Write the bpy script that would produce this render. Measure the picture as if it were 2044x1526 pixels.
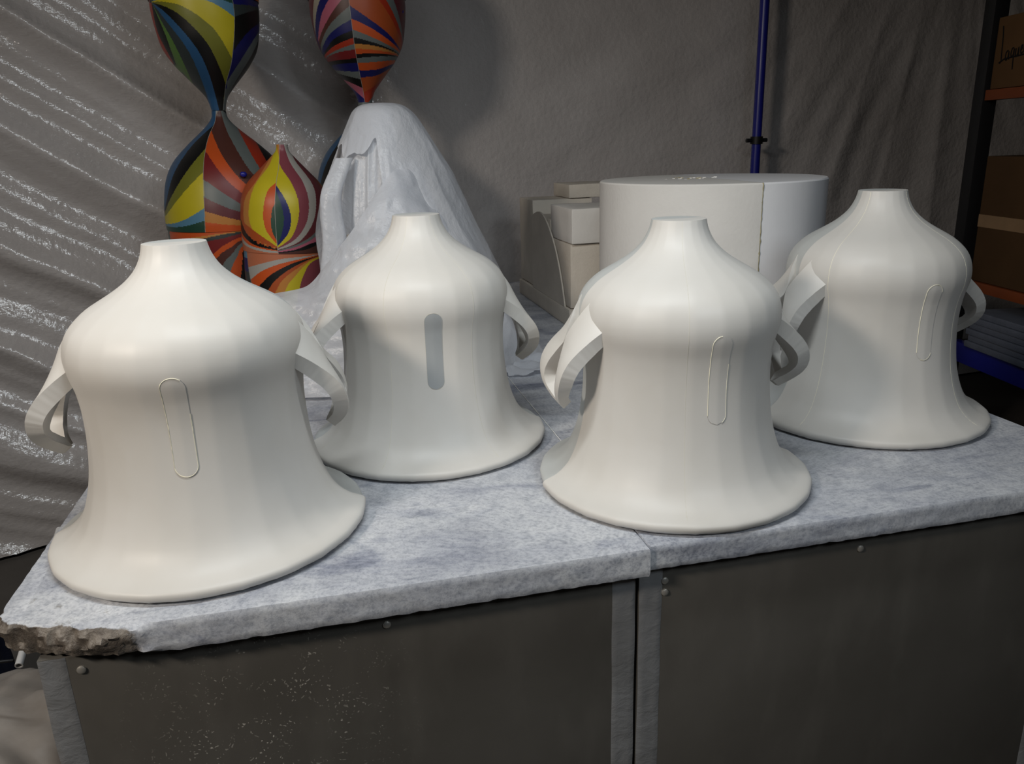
import bpy, bmesh, math, random
from math import pi, sin, cos, radians, sqrt, atan2, exp
from mathutils import Vector, Matrix, noise

# ------------------------------------------------------------------ scene, camera, light
for o in list(bpy.data.objects):
    bpy.data.objects.remove(o)
scene = bpy.context.scene
COL = scene.collection
T = 0.90                                   # height of the bench top above the floor

cam_d = bpy.data.cameras.new('camera')
cam = bpy.data.objects.new('camera', cam_d)
COL.objects.link(cam)
scene.camera = cam
cam_d.sensor_width = 36.0
cam_d.lens = 1556.85 / 2044 * 36.0
cam_d.clip_start = 0.05
right = Vector((0.97265012, -0.23045175, -0.02904727))
down = Vector((-0.09411506, -0.27668227, -0.95634161))
fwd = Vector((0.21235373, 0.93291956, -0.29080403))
rot = Matrix((right, -down, -fwd)).transposed()
cam.matrix_world = Matrix.Translation((-0.45322731, -1.03128447, 0.62 + T)) @ rot.to_4x4()

w = bpy.data.worlds.new('world')
scene.world = w
w.use_nodes = True
w.node_tree.nodes['Background'].inputs[0].default_value = (0.55, 0.58, 0.65, 1)
w.node_tree.nodes['Background'].inputs[1].default_value = 0.10

def area(name, loc, target, sx, sy, power, col, spread=180):
    d = bpy.data.lights.new(name, 'AREA')
    d.shape = 'RECTANGLE'; d.size = sx; d.size_y = sy
    d.energy = power; d.color = col; d.spread = radians(spread)
    o = bpy.data.objects.new(name, d); COL.objects.link(o)
    o.location = loc
    o.rotation_euler = (Vector(target) - Vector(loc)).to_track_quat('-Z', 'Y').to_euler()
    return o
area('work_lamp_warm', (-2.35, -1.05, 2.55), (-0.3, 0.5, T + .2), 0.40, 0.26, 13.5, (1.0, 0.90, 0.79), 110)
area('ceiling_tube_cool', (-0.45, -0.25, 2.60), (-0.35, 0.35, T), 1.2, 0.12, 12, (0.93, 0.98, 1.0), 150)
area('ceiling_tube_front', (0.55, -1.7, 2.45), (0.0, 0.4, T + .2), 0.4, 0.4, 2.6, (0.84, 0.93, 1.0), 85)

scene.view_settings.view_transform = 'Standard'
scene.view_settings.look = 'None'
scene.view_settings.gamma = 1.0
scene.view_settings.use_curve_mapping = False
scene.view_settings.exposure = 0.22

# ------------------------------------------------------------------ materials
def srgb(r, g, b):
    f = lambda c: (c / 255 / 12.92) if c / 255 <= 0.04045 else ((c / 255 + 0.055) / 1.055) ** 2.4
    return (f(r), f(g), f(b), 1)

class NT:
    def __init__(s, name):
        s.m = bpy.data.materials.new(name); s.m.use_nodes = True
        s.t = s.m.node_tree; s.n = s.t.nodes; s.b = s.n['Principled BSDF']; s.out = s.n['Material Output']
    def add(s, kind, **kw):
        nd = s.n.new(kind)
        for k, v in kw.items():
            if k in nd.inputs.keys(): nd.inputs[k].default_value = v
            else: setattr(nd, k, v)
        return nd
    def link(s, a, b): s.t.links.new(a, b)
    def coord(s, sc=(1, 1, 1), rot=(0, 0, 0)):
        tc = s.add('ShaderNodeTexCoord'); mp = s.add('ShaderNodeMapping')
        mp.inputs['Scale'].default_value = sc; mp.inputs['Rotation'].default_value = rot
        s.link(tc.outputs['Object'], mp.inputs[0]); return mp.outputs[0]
    def noise(s, vec, scale, detail=4, rough=.55, dist=0):
        nd = s.add('ShaderNodeTexNoise'); nd.inputs['Scale'].default_value = scale
        nd.inputs['Detail'].default_value = detail; nd.inputs['Roughness'].default_value = rough
        nd.inputs['Distortion'].default_value = dist
        if vec is not None: s.link(vec, nd.inputs['Vector'])
        return nd.outputs['Fac']
    def ramp(s, fac, stops, interp='LINEAR'):
        nd = s.add('ShaderNodeValToRGB'); nd.color_ramp.interpolation = interp
        el = nd.color_ramp.elements
        while len(el) < len(stops): el.new(0.5)
        for e, (p, c) in zip(el, stops): e.position = p; e.color = c
        s.link(fac, nd.inputs[0]); return nd.outputs[0]
    def mix(s, fac, a, b, mode='MIX'):
        nd = s.add('ShaderNodeMix', data_type='RGBA', blend_type=mode)
        for i, v in ((0, fac), (6, a), (7, b)):
            if hasattr(v, 'links'): s.link(v, nd.inputs[i])
            else: nd.inputs[i].default_value = v
        return nd.outputs[2]
    def math(s, op, a, b=0.0):
        nd = s.add('ShaderNodeMath', operation=op)
        for i, v in ((0, a), (1, b)):
            if hasattr(v, 'links'): s.link(v, nd.inputs[i])
            else: nd.inputs[i].default_value = v
        return nd.outputs[0]
    def bump(s, h, strength=.3, dist=.002, nrm=None):
        nd = s.add('ShaderNodeBump'); nd.inputs['Strength'].default_value = strength
        nd.inputs['Distance'].default_value = dist; s.link(h, nd.inputs['Height'])
        if nrm is not None: s.link(nrm, nd.inputs['Normal'])
        return nd.outputs[0]
    def col(s, c):
        if hasattr(c, 'links'): s.link(c, s.b.inputs['Base Color'])
        else: s.b.inputs['Base Color'].default_value = c
    def set(s, rough=.5, spec=.5, metal=0):
        s.b.inputs['Roughness'].default_value = rough
        s.b.inputs['Specular IOR Level'].default_value = spec
        s.b.inputs['Metallic'].default_value = metal

def plain(name, c, rough=.5, spec=.4, metal=0, var=.08, scale=12, bump=0):
    m = NT(name); v = m.coord(); n = m.noise(v, scale, 5)
    a = tuple(x * (1 - var) for x in c[:3]) + (1,); b = tuple(min(1, x * (1 + var)) for x in c[:3]) + (1,)
    m.col(m.ramp(n, [(.3, a), (.7, b)])); m.set(rough, spec, metal)
    if bump: m.link(m.bump(m.noise(v, scale * 14, 4), .4, bump), m.b.inputs['Normal'])
    return m.m

def cast_resin():
    m = NT('cream_cast'); v = m.coord()
    a = m.noise(v, 5, 4); b = m.noise(v, 60, 3)
    c = m.ramp(a, [(.3, srgb(195, 191, 184)), (.7, srgb(203, 200, 195))])
    m.col(c); m.set(.46, .38)
    m.link(m.bump(b, .12, .0008), m.b.inputs['Normal'])
    return m.m
def marble(name, chipped=False):
    m = NT(name); tc = m.coord((1, 1, 1), (0, 0, .6)); st = m.coord((1.0, 2.4, 1.6), (0, 0, .9))
    big = m.noise(tc, 5.5, 8, .62, .3); vein = m.noise(st, 4.0, 9, .68, .7); fine = m.noise(tc, 150, 5, .8); mid = m.noise(tc, 38, 7, .7)
    c = m.ramp(big, [(.32, srgb(172, 174, 179)), (.5, srgb(194, 196, 199)), (.68, srgb(208, 209, 210))])
    v2 = m.ramp(vein, [(.34, srgb(198, 201, 212)), (.45, srgb(238, 239, 243)), (.6, srgb(255, 255, 255))])
    c = m.mix(.85, c, v2, 'MULTIPLY')
    c = m.mix(.9, c, m.ramp(mid, [(.34, srgb(216, 218, 223)), (.5, srgb(250, 250, 252)), (.7, srgb(255, 255, 255))]), 'MULTIPLY')
    c = m.mix(.8, c, m.ramp(fine, [(.35, srgb(196, 198, 204)), (.55, srgb(255, 255, 255))]), 'MULTIPLY')
    dk = m.ramp(m.noise(st, 2.3, 9, .62, 1.4), [(.30, srgb(150, 155, 170)), (.385, srgb(226, 228, 234)), (.43, srgb(255, 255, 255))])
    c = m.mix(.9, c, dk, 'MULTIPLY')
    bh = fine; bd = .0012
    if chipped:
        at = m.add('ShaderNodeAttribute', attribute_name='broken')
        nb = m.noise(tc, 22, 8, .7)
        dirt = m.ramp(nb, [(.32, srgb(44, 39, 35)), (.48, srgb(94, 86, 78)), (.68, srgb(152, 144, 134))])
        k = m.ramp(m.math('ADD', at.outputs['Fac'], m.math('MULTIPLY', m.math('SUBTRACT', mid, .5), .9)), [(.42, (0, 0, 0, 1)), (.58, (1, 1, 1, 1))])
        c = m.mix(k, c, dirt)
        bh = m.math('ADD', fine, m.math('MULTIPLY', k, m.math('MULTIPLY', m.noise(tc, 75, 5, .65), 7.0)))
    m.col(c); m.set(.45, .4)
    m.link(m.bump(bh, .4, .0012), m.b.inputs['Normal'])
    return m.m
def dark_panel(splash):
    m = NT('dark_laminate'); v = m.coord(); n = m.noise(v, 2.5, 5); f = m.noise(v, 130, 3)
    c = m.ramp(n, [(.3, srgb(76, 73, 68)), (.7, srgb(90, 87, 82))])
    sp = m.noise(v, 620, 2); specks = m.ramp(sp, [(.74, (0, 0, 0, 1)), (.78, (1, 1, 1, 1))])
    dust = m.noise(m.coord((1, 1, .35)), 9, 6)
    c = m.mix(m.math('MULTIPLY', m.ramp(dust, [(.5, (0, 0, 0, 1)), (.8, (1, 1, 1, 1))]), .16), c, srgb(140, 136, 128))
    # plaster splashes, thick in one patch of the panel
    vo = m.add('ShaderNodeTexVoronoi', feature='F1'); vo.inputs['Scale'].default_value = 135
    vo.inputs['Randomness'].default_value = 1
    wv = m.add('ShaderNodeVectorMath', operation='ADD'); wn = m.add('ShaderNodeTexNoise'); wn.inputs['Scale'].default_value = 45
    m.link(v, wn.inputs['Vector'])
    ws = m.add('ShaderNodeVectorMath', operation='SCALE'); ws.inputs['Scale'].default_value = .04
    m.link(wn.outputs['Color'], ws.inputs[0]); m.link(v, wv.inputs[0]); m.link(ws.outputs[0], wv.inputs[1]); m.link(wv.outputs[0], vo.inputs['Vector'])
    drops = m.ramp(vo.outputs['Distance'], [(.16, (1, 1, 1, 1)), (.24, (0, 0, 0, 1))])
    d = m.add('ShaderNodeVectorMath', operation='DISTANCE'); m.link(v, d.inputs[0]); d.inputs[1].default_value = splash
    patch = m.ramp(d.outputs['Value'], [(.05, (1, 1, 1, 1)), (.24, (0, 0, 0, 1))])
    br = m.ramp(m.noise(v, 16, 3), [(.46, (0, 0, 0, 1)), (.6, (1, 1, 1, 1))])
    k = m.math('MULTIPLY', m.math('MULTIPLY', drops, patch), br)
    c = m.mix(m.math('MULTIPLY', k, .9), c, srgb(190, 186, 176))
    c = m.mix(m.math('MULTIPLY', specks, .25), c, srgb(170, 166, 158))
    m.col(c); m.set(.42, .4)
    m.link(m.bump(f, .1, .0006), m.b.inputs['Normal'])
    return m.m
def tape():
    m = NT('silver_tape'); v = m.coord(); n = m.noise(m.coord((1, 1, 1.6)), 26, 5, .6, .5); s = m.noise(v, 7, 4)
    m.col(m.ramp(s, [(.3, srgb(118, 118, 118)), (.7, srgb(146, 147, 149))])); m.set(.42, .5, .15)
    m.link(m.bump(n, .4, .005), m.b.inputs['Normal'])
    return m.m
def tarp():
    m = NT('woven_tarp'); v = m.coord()
    tc = m.add('ShaderNodeTexCoord')
    def wave(dirn, sc):
        nd = m.add('ShaderNodeTexWave', wave_type='BANDS', bands_direction=dirn)
        nd.inputs['Scale'].default_value = sc; nd.inputs['Distortion'].default_value = 1.2
        nd.inputs['Detail'].default_value = 2; nd.inputs['Detail Scale'].default_value = 2.0
        m.link(tc.outputs['UV'], nd.inputs['Vector']); return nd.outputs['Fac']
    wx = wave('X', 60); wy = wave('Y', 60)
    crink = m.noise(tc.outputs['UV'], 38, 2, .5)
    mp = m.add('ShaderNodeMapping'); mp.inputs['Scale'].default_value = (14, 80, 1); m.link(tc.outputs['UV'], mp.inputs[0])
    streak = m.noise(mp.outputs[0], 3.0, 2, .5)
    b = m.noise(v, 1.4, 4)
    m.col(m.ramp(b, [(.3, srgb(190, 184, 181)), (.7, srgb(206, 201, 199))])); m.set(.30, .75)
    m.b.inputs['Roughness'].default_value = .17; m.b.inputs['Specular IOR Level'].default_value = 1.0
    h = m.math('ADD', m.math('MULTIPLY', m.math('ADD', wx, wy), .02), m.math('ADD', m.math('MULTIPLY', crink, 1.7), m.math('MULTIPLY', streak, .34)))
    m.link(m.bump(h, .5, .005), m.b.inputs['Normal'])
    return m.m
def film():
    m = NT('milky_film'); v = m.coord(); n = m.noise(v, 7, 6, .6, .6); n2 = m.noise(v, 30, 5, .6)
    m.col(srgb(220, 222, 227)); m.set(.3, .5)
    nr = m.bump(m.math('ADD', n, m.math('MULTIPLY', n2, .3)), .5, .02)
    m.link(nr, m.b.inputs['Normal'])
    tl = m.add('ShaderNodeBsdfTranslucent'); tl.inputs[0].default_value = srgb(226, 229, 236)
    tr = m.add('ShaderNodeBsdfTransparent')
    m1 = m.add('ShaderNodeMixShader'); m1.inputs[0].default_value = .38
    m2 = m.add('ShaderNodeMixShader'); m2.inputs[0].default_value = .12
    m.link(m.b.outputs[0], m1.inputs[1]); m.link(tl.outputs[0], m1.inputs[2])
    m.link(m1.outputs[0], m2.inputs[1]); m.link(tr.outputs[0], m2.inputs[2]); m.link(m2.outputs[0], m.out.inputs[0])
    return m.m
def dirty_film():
    m = NT('dusty_film'); v = m.coord(); n = m.noise(v, 6, 6, .6)
    m.col(m.ramp(n, [(.3, srgb(150, 142, 134)), (.7, srgb(184, 178, 172))])); m.set(.4, .4)
    tr = m.add('ShaderNodeBsdfTransparent'); m2 = m.add('ShaderNodeMixShader'); m2.inputs[0].default_value = .3
    m.link(m.b.outputs[0], m2.inputs[1]); m.link(tr.outputs[0], m2.inputs[2]); m.link(m2.outputs[0], m.out.inputs[0])
    return m.m

M = dict(dirty_film=dirty_film(),
    cast_rear=plain('cream_cast_greyer', srgb(180, 182, 180), .5, .3, 0, .03, 5, .0006),  # bell rear halves are set greyer than the front halves
    cast=cast_resin(), marble=marble('white_marble'), marble_chipped=marble('chipped_marble', True), tape=tape(), tarp=tarp(), film=film(),
    grey_insert=plain('grey_insert', srgb(152, 155, 156), .5, .3, 0, .03),
    seam=plain('mould_seam', srgb(196, 192, 180), .6, .2), flash=plain('casting_flash', srgb(236, 230, 206), .5, .3),
    plaster=plain('plaster', srgb(216, 213, 208), .75, .2, 0, .04, 6, .002),
    plaster_cool=plain('plaster_smooth', srgb(228, 228, 230), .6, .3, 0, .03, 5, .0006),
    plaster_old=plain('plaster_aged', srgb(206, 198, 186), .8, .15, 0, .07, 8, .003),
    glue=plain('yellowed_glue', srgb(176, 166, 132), .8, .2, 0, .3, 90, .004),
    chip=plain('plaster_chip', srgb(235, 233, 228), .8, .2),
    concrete=plain('concrete', srgb(92, 88, 84), .8, .25, 0, .15, 3, .003),
    wallpaint=plain('grey_wall_paint', srgb(78, 76, 74), .8, .2, 0, .05, 2),
    dark=plain('dark_void_paint', srgb(34, 32, 31), .8, .2),
    blue_pipe=plain('blue_paint', srgb(28, 32, 128), .35, .5, 0, .05),
    black_steel=plain('black_steel', srgb(22, 22, 24), .5, .4, 0, .1),
    orange_steel=plain('orange_steel', srgb(124, 60, 24), .5, .4, 0, .1),
    card=plain('cardboard', srgb(96, 70, 44), .8, .2, 0, .08, 9),
    card_dark=plain('cardboard_dark', srgb(76, 55, 34), .8, .2, 0, .08, 9),
    ink=plain('marker_ink', srgb(20, 18, 18), .7, .2), greybox=plain('grey_wrap', srgb(100, 106, 120), .45, .5, 0, .12, 14, .004),
    packtape=plain('packing_tape', srgb(140, 112, 80), .25, .6), navy_cloth=plain('navy_cloth', srgb(32, 38, 58), .8, .2, 0, .2, 20, .004),
    steel=plain('steel', srgb(190, 190, 190), .4, .5, .2, .05), screw=plain('zinc_screw', srgb(186, 182, 174), .4, .5, .6, .08, 60),
    rubber=plain('black_rubber', srgb(18, 18, 20), .5, .4),
)
PALETTE = dict(dkgreen=(40, 78, 62), ltblue=(98, 148, 178), yellow=(222, 204, 40), olive=(132, 132, 44), black=(18, 18, 18),
    blue=(48, 94, 138), slate=(58, 66, 66), green=(98, 138, 66), red=(184, 56, 30), navy=(26, 28, 104), grey=(116, 124, 122),
    orange=(224, 92, 34), brown=(92, 52, 44), dkred=(132, 36, 38), maroon=(112, 48, 54), ochre=(214, 142, 64), cream=(186, 178, 160),
    pink=(198, 106, 128), rust=(192, 88, 40), mauve=(148, 74, 84), ltgrey=(188, 184, 176), salmon=(206, 122, 86))
PM = {k: plain('paint_' + k, srgb(*[q * .80 for q in c]), .42, .4, 0, .03, 20) for k, c in PALETTE.items()}

# ------------------------------------------------------------------ helpers
def mesh_obj(name, verts, faces, mat, parent=None, smooth=False, loc=(0, 0, 0), rz=0, angle=None, uvs=None):
    me = bpy.data.meshes.new(name)
    me.from_pydata(verts, [], faces); me.update()
    if smooth or angle is not None:
        me.polygons.foreach_set('use_smooth', [True] * len(me.polygons))
    if angle is not None:
        me.set_sharp_from_angle(angle=radians(angle))
    if mat is not None: me.materials.append(mat)
    if uvs:
        ul = me.uv_layers.new(name='UVMap')
        for l in me.loops: ul.data[l.index].uv = uvs[l.vertex_index]
    o = bpy.data.objects.new(name, me); COL.objects.link(o)
    o.location = loc; o.rotation_euler = (0, 0, rz)
    if parent is not None: o.parent = parent
    return o
def thing(name, label, cat, loc=(0, 0, 0), rz=0, group=None):
    o = bpy.data.objects.new(name, None); COL.objects.link(o)
    o.empty_display_size = .05
    o.location = loc; o.rotation_euler = (0, 0, rz)
    tag(o, label, cat, group); return o
def tag(o, label=None, cat=None, group=None, kind=None):
    if label: o['label'] = label
    if cat: o['category'] = cat
    if group: o['group'] = group
    if kind: o['kind'] = kind
    return o
def box_data(x0, x1, y0, y1, z0, z1):
    v = [(x, y, z) for z in (z0, z1) for y in (y0, y1) for x in (x0, x1)]
    f = [(0, 2, 3, 1), (4, 5, 7, 6), (0, 1, 5, 4), (2, 6, 7, 3), (0, 4, 6, 2), (1, 3, 7, 5)]
    return v, f
def rbox(name, x0, x1, y0, y1, z0, z1, mat, parent=None, bev=.003, jit=0, cuts=0, seed=0):
    """bevelled box, optionally subdivided and roughened"""
    bm = bmesh.new(); v, f = box_data(x0, x1, y0, y1, z0, z1)
    vs = [bm.verts.new(p) for p in v]
    for q in f: bm.faces.new([vs[i] for i in q])
    if bev: bmesh.ops.bevel(bm, geom=bm.edges[:], offset=bev, segments=2, affect='EDGES', profile=.6)
    if cuts: bmesh.ops.subdivide_edges(bm, edges=[e for e in bm.edges if e.calc_length() > .03], cuts=cuts, use_grid_fill=True)
    if jit:
        for q in bm.verts:
            n = noise.noise_vector(q.co * 18 + Vector((seed, 0, 0)))
            q.co += n * jit
    me = bpy.data.meshes.new(name); bm.to_mesh(me); bm.free()
    me.materials.append(mat)
    me.polygons.foreach_set('use_smooth', [True] * len(me.polygons)); me.set_sharp_from_angle(angle=radians(40))
    o = bpy.data.objects.new(name, me); COL.objects.link(o)
    if parent is not None: o.parent = parent
    return o
def grid_faces(nu, nv, closed=False, off=0):
    f = []
    for i in range(nu if closed else nu - 1):
        for j in range(nv - 1):
            a = i * nv + j; b = ((i + 1) % nu) * nv + j
            f.append((off + a, off + b, off + b + 1, off + a + 1))
    return f
def tube(pts, rad, n=10, caps=True):
    pts = [Vector(p) for p in pts]; verts = []; faces = []
    rr = rad if isinstance(rad, (list, tuple)) else [rad] * len(pts)
    up = Vector((0, 0, 1))
    for i, p in enumerate(pts):
        t = (pts[min(i + 1, len(pts) - 1)] - pts[max(i - 1, 0)]).normalized()
        a = t.cross(up if abs(t.z) < .95 else Vector((1, 0, 0))).normalized(); b = t.cross(a)
        for k in range(n):
            q = 2 * pi * k / n; verts.append(p + (a * cos(q) + b * sin(q)) * rr[i])
    for i in range(len(pts) - 1):
        for k in range(n):
            faces.append((i * n + k, i * n + (k + 1) % n, (i + 1) * n + (k + 1) % n, (i + 1) * n + k))
    if caps:
        faces.append(tuple(range(n))[::-1]); faces.append(tuple((len(pts) - 1) * n + k for k in range(n)))
    return verts, faces
def hermite(xk, yk, x):
    n = len(xk)
    if x <= xk[0]: return yk[0]
    if x >= xk[-1]: return yk[-1]
    i = 0
    while xk[i + 1] < x: i += 1
    def m(k):
        if k == 0: return (yk[1] - yk[0]) / (xk[1] - xk[0])
        if k == n - 1: return (yk[-1] - yk[-2]) / (xk[-1] - xk[-2])
        return (yk[k + 1] - yk[k - 1]) / (xk[k + 1] - xk[k - 1])
    h = xk[i + 1] - xk[i]; t = (x - xk[i]) / h
    return (2*t**3-3*t**2+1)*yk[i] + (t**3-2*t**2+t)*h*m(i) + (-2*t**3+3*t**2)*yk[i+1] + (t**3-t**2)*h*m(i+1)
def lerp(a, b, t): return a + (b - a) * t
def pl(tab, x): return hermite([a for a, _ in tab], [b for _, b in tab], x)
N3 = lambda x, y, z: noise.noise(Vector((x, y, z)))

# ------------------------------------------------------------------ the setting
def struct(o): o['kind'] = 'structure'; return o
v, f = box_data(-5, 6.5, -4.5, 5.5, -.1, 0); struct(mesh_obj('floor', v, f, M['concrete']))
v, f = box_data(-5, 6.5, -4.5, 5.5, 3.4, 3.5); struct(mesh_obj('ceiling', v, f, M['wallpaint']))
v, f = box_data(-5, 6.5, 5.5, 5.6, 0, 3.4); struct(mesh_obj('wall_back', v, f, M['wallpaint']))
v, f = box_data(-5.1, -5, -4.5, 5.5, 0, 3.4); struct(mesh_obj('wall_left', v, f, M['wallpaint']))
v, f = box_data(6.5, 6.6, -4.5, 5.5, 0, 3.4); struct(mesh_obj('wall_right', v, f, M['dark']))
v, f = box_data(-5, 6.5, -4.6, -4.5, 0, 3.4); struct(mesh_obj('wall_front', v, f, M['dark']))

# ------------------------------------------------------------------ tarp hung behind the bench
PLAN = [(-2.9, 1.87), (-1.756, 2.15), (-.96, 2.38), (-.3, 2.55), (.5, 2.74), (1.66, 2.80), (2.9, 2.98), (4.3, 3.1)]
def tarp_sheet():
    acc = [0]
    for a, b in zip(PLAN, PLAN[1:]): acc.append(acc[-1] + math.dist(a, b))
    L = acc[-1]; nu, nv = 420, 190; Z0, Z1 = .02, 2.75
    X = [p[0] for p in PLAN]; Y = [p[1] for p in PLAN]
    verts = []; uvs = []
    def fold(u, z):
        # u metres along the sheet, z metres up; returns displacement toward the room
        d = 0
        k = max(0, min(1, (2.9 - u) / .7))            # left field: folds run down to the right
        s = (z - 0.9) * .84 + (u - 1.2) * (.50 + .10 * (z - .9))
        wob = .05 * N3(u * .9, z * .9, 3) + .02 * N3(u * 3, z * 3, 8)
        for per, amp, ph in ((.37, .040, .4), (.19, .020, 1.9), (.11, .010, .7)):
            q = (s + wob) / per * 2 * pi + ph + 1.4 * N3(u * .5 + per * 9, z * .5, 5)
            c = cos(q); d += k * amp * (1 - abs(sin(q * .5)) ** .8 * 1.6) * (0.55 + .9 * max(0, N3(u * .8, z * .8, per * 40) + .5))
        kr = max(0, min(1, (u - 3.3) / .6))           # right field: folds fan down to the left
        ang = atan2(z - 2.9, u - 6.1)
        q = ang * 21 + 6.5 * N3(u * .55, z * .55, 1.0)
        rad = math.hypot(z - 2.9, u - 6.1)
        d += kr * .014 * (1 - 1.7 * abs(sin(q * .5)) ** .7) * min(1, rad / 2) * (.6 + .6 * N3(u * .6, z * .6, 9))
        d += kr * .006 * sin(ang * 47 + 7 * N3(u * .8, z * .8, 4)) * max(0, .4 + N3(u * 1.1, z * 1.1, 6))
        d += .035 * N3(u * .8, z * .6, 11) + .012 * N3(u * 2.4, z * 2.0, 15)
        d += .0035 * N3(u * 9, z * 14, 21)
        return d
    for i in range(nu):
        u = L * i / (nu - 1); x = hermite(acc, X, u); y = hermite(acc, Y, u)
        x2 = hermite(acc, X, min(L, u + .02)); y2 = hermite(acc, Y, min(L, u + .02))
        x1 = hermite(acc, X, max(0, u - .02)); y1 = hermite(acc, Y, max(0, u - .02))
        t = Vector((x2 - x1, y2 - y1)).normalized(); nx, ny = t.y, -t.x
        for j in range(nv):
            z = Z0 + (Z1 - Z0) * j / (nv - 1); d = fold(u, z)
            verts.append((x + nx * d, y + ny * d, z)); uvs.append((u, z))
    o = mesh_obj('tarp_curtain', verts, grid_faces(nu, nv), M['tarp'], None, True, uvs=uvs)
    tag(o, 'grey woven plastic tarp hung in creased folds behind the bench', 'tarp')
tarp_sheet()

v, f = tube([(1.655, 2.62, 0), (1.655, 2.62, 2.8)], .0225, 20)
t = thing('blue_pole', 'slim upright blue pole in front of the hanging tarp', 'pole', (0, 0, 0))
mesh_obj('pole_tube', v, f, M['blue_pipe'], t, angle=40)
v, f = tube([(1.655, 2.62, .607 + T - .018), (1.655, 2.62, .607 + T + .018)], .030, 20)
cl = mesh_obj('clamp', v, f, M['rubber'], t, angle=40); cl['label'] = 'black plastic clamp'
v, f = tube([(1.60, 2.62, .607 + T), (1.71, 2.62, .607 + T)], .010, 10)
mesh_obj('clamp_bolt', v, f, M['rubber'], cl, angle=40)

# ------------------------------------------------------------------ marble slabs
def slab(name, label, x0, x1, y0, y1, thick, seed, chip=False):
    """outline loop -> side layers with sawn/chipped edges, flat top and bottom"""
    loop = []
    def seg(a, b, step):
        n = max(2, int(math.dist(a, b) / step))
        for i in range(n): loop.append((lerp(a[0], b[0], i / n), lerp(a[1], b[1], i / n)))
    if chip:
        cp = [(x0, .088), (x0 + .012, .058), (x0 + .06, .036), (x0 + .125, .012), (x0 + .155, .002)]
        for a, b in zip(cp, cp[1:]): seg(a, b, .004)
        seg(cp[-1], (x1, y0), .008)
    else:
        seg((x0, y0), (x1, y0), .008)
    seg((x1, y0), (x1, y1), .02); seg((x1, y1), (x0, y1), .05)
    seg((x0, y1), cp[0] if chip else (x0, y0), .012)
    n = len(loop); lay = 9; verts = []; faces = []
    cx, cy = (x0 + x1) / 2, (y0 + y1) / 2
    for k in range(lay):
        t = k / (lay - 1)
        for i, (x, y) in enumerate(loop):
            a = loop[i - 1]; b = loop[(i + 1) % n]
            tx, ty = b[0] - a[0], b[1] - a[1]; l = math.hypot(tx, ty) or 1; nx, ny = ty / l, -tx / l
            z = -thick * (1 - t)
            rough = .0011
            edge = max(0, 1 - min(t, 1 - t) / .13)
            brk = 0
            if chip:
                brk = max(0, min(1, (x0 + .235 - x + .03 * N3(x * 30, z * 30, 2)) / .05)) * (1 if y < .10 else 0)
            front = 1 if (y < y0 + .12 or (chip and x < x0 + .01)) else .12
            d = rough * N3(x * 60, y * 60, z * 60 + seed) - edge * front * (.0016 + .0026 * abs(N3(x * 45, y * 45, t * 2 + seed)))
            if brk:
                d += brk * (.006 * sin(pi * t) + .009 * N3(x * 34, y * 34, z * 48 + 7) + .007 * N3(x * 90, y * 90, z * 110) - .004 - (.012 if t < .1 else 0))
                z += brk * .006 * N3(x * 40, y * 40, 5) * (1 if k == 0 else 0)
            zz = z + (.002 * N3(x * 50, y * 50, seed + 3) if k == 0 else 0) - (edge * .0012 if t > .5 else 0)
            verts.append((x + nx * d, y + ny * d, zz))
    for k in range(lay - 1):
        for i in range(n):
            faces.append((k * n + i, k * n + (i + 1) % n, (k + 1) * n + (i + 1) % n, (k + 1) * n + i))
    faces.append(tuple(range((lay - 1) * n, lay * n))); faces.append(tuple(range(n))[::-1])
    o = mesh_obj(name, verts, faces, M['marble_chipped' if chip else 'marble'], None, loc=(0, 0, T), angle=38)
    if chip:
        at = o.data.attributes.new('broken', 'FLOAT', 'POINT')
        for i_, (x, y, z) in enumerate(verts):
            side = 1 if (y < .12 and x < x0 + .4) else 0
            at.data[i_].value = side * max(0, min(1, .5 + (x0 + .195 - x) / .07)) * (1 if z < -.0012 else .35)
    tag(o, label, 'stone slab', 'marble bench tops'); return o
SLAB = slab('marble_slab', 'grey-veined marble slab with a broken rough front corner, under the leftmost bell', -.962, -.0006, 0, 2.32, .050, 1, True)
slab('marble_slab', 'grey-veined marble slab with clean sawn edge, under the two right-hand bells', -.0001, .987, .006, 2.55, .044, 9)

v = []
for k in range(121):
    yy = lerp(.10, 2.31, k / 120); wd = .0012 * (.6 + abs(N3(yy * 30, 1, 1)))
    v += [(-.0004 - wd, yy, .0001), (-.0004, yy, .0007), (-.0004 + wd, yy, .0001)]
mesh_obj('joint_filler', v, grid_faces(121, 3), M['chip'], SLAB)['label'] = 'thin white grout line'

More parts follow.
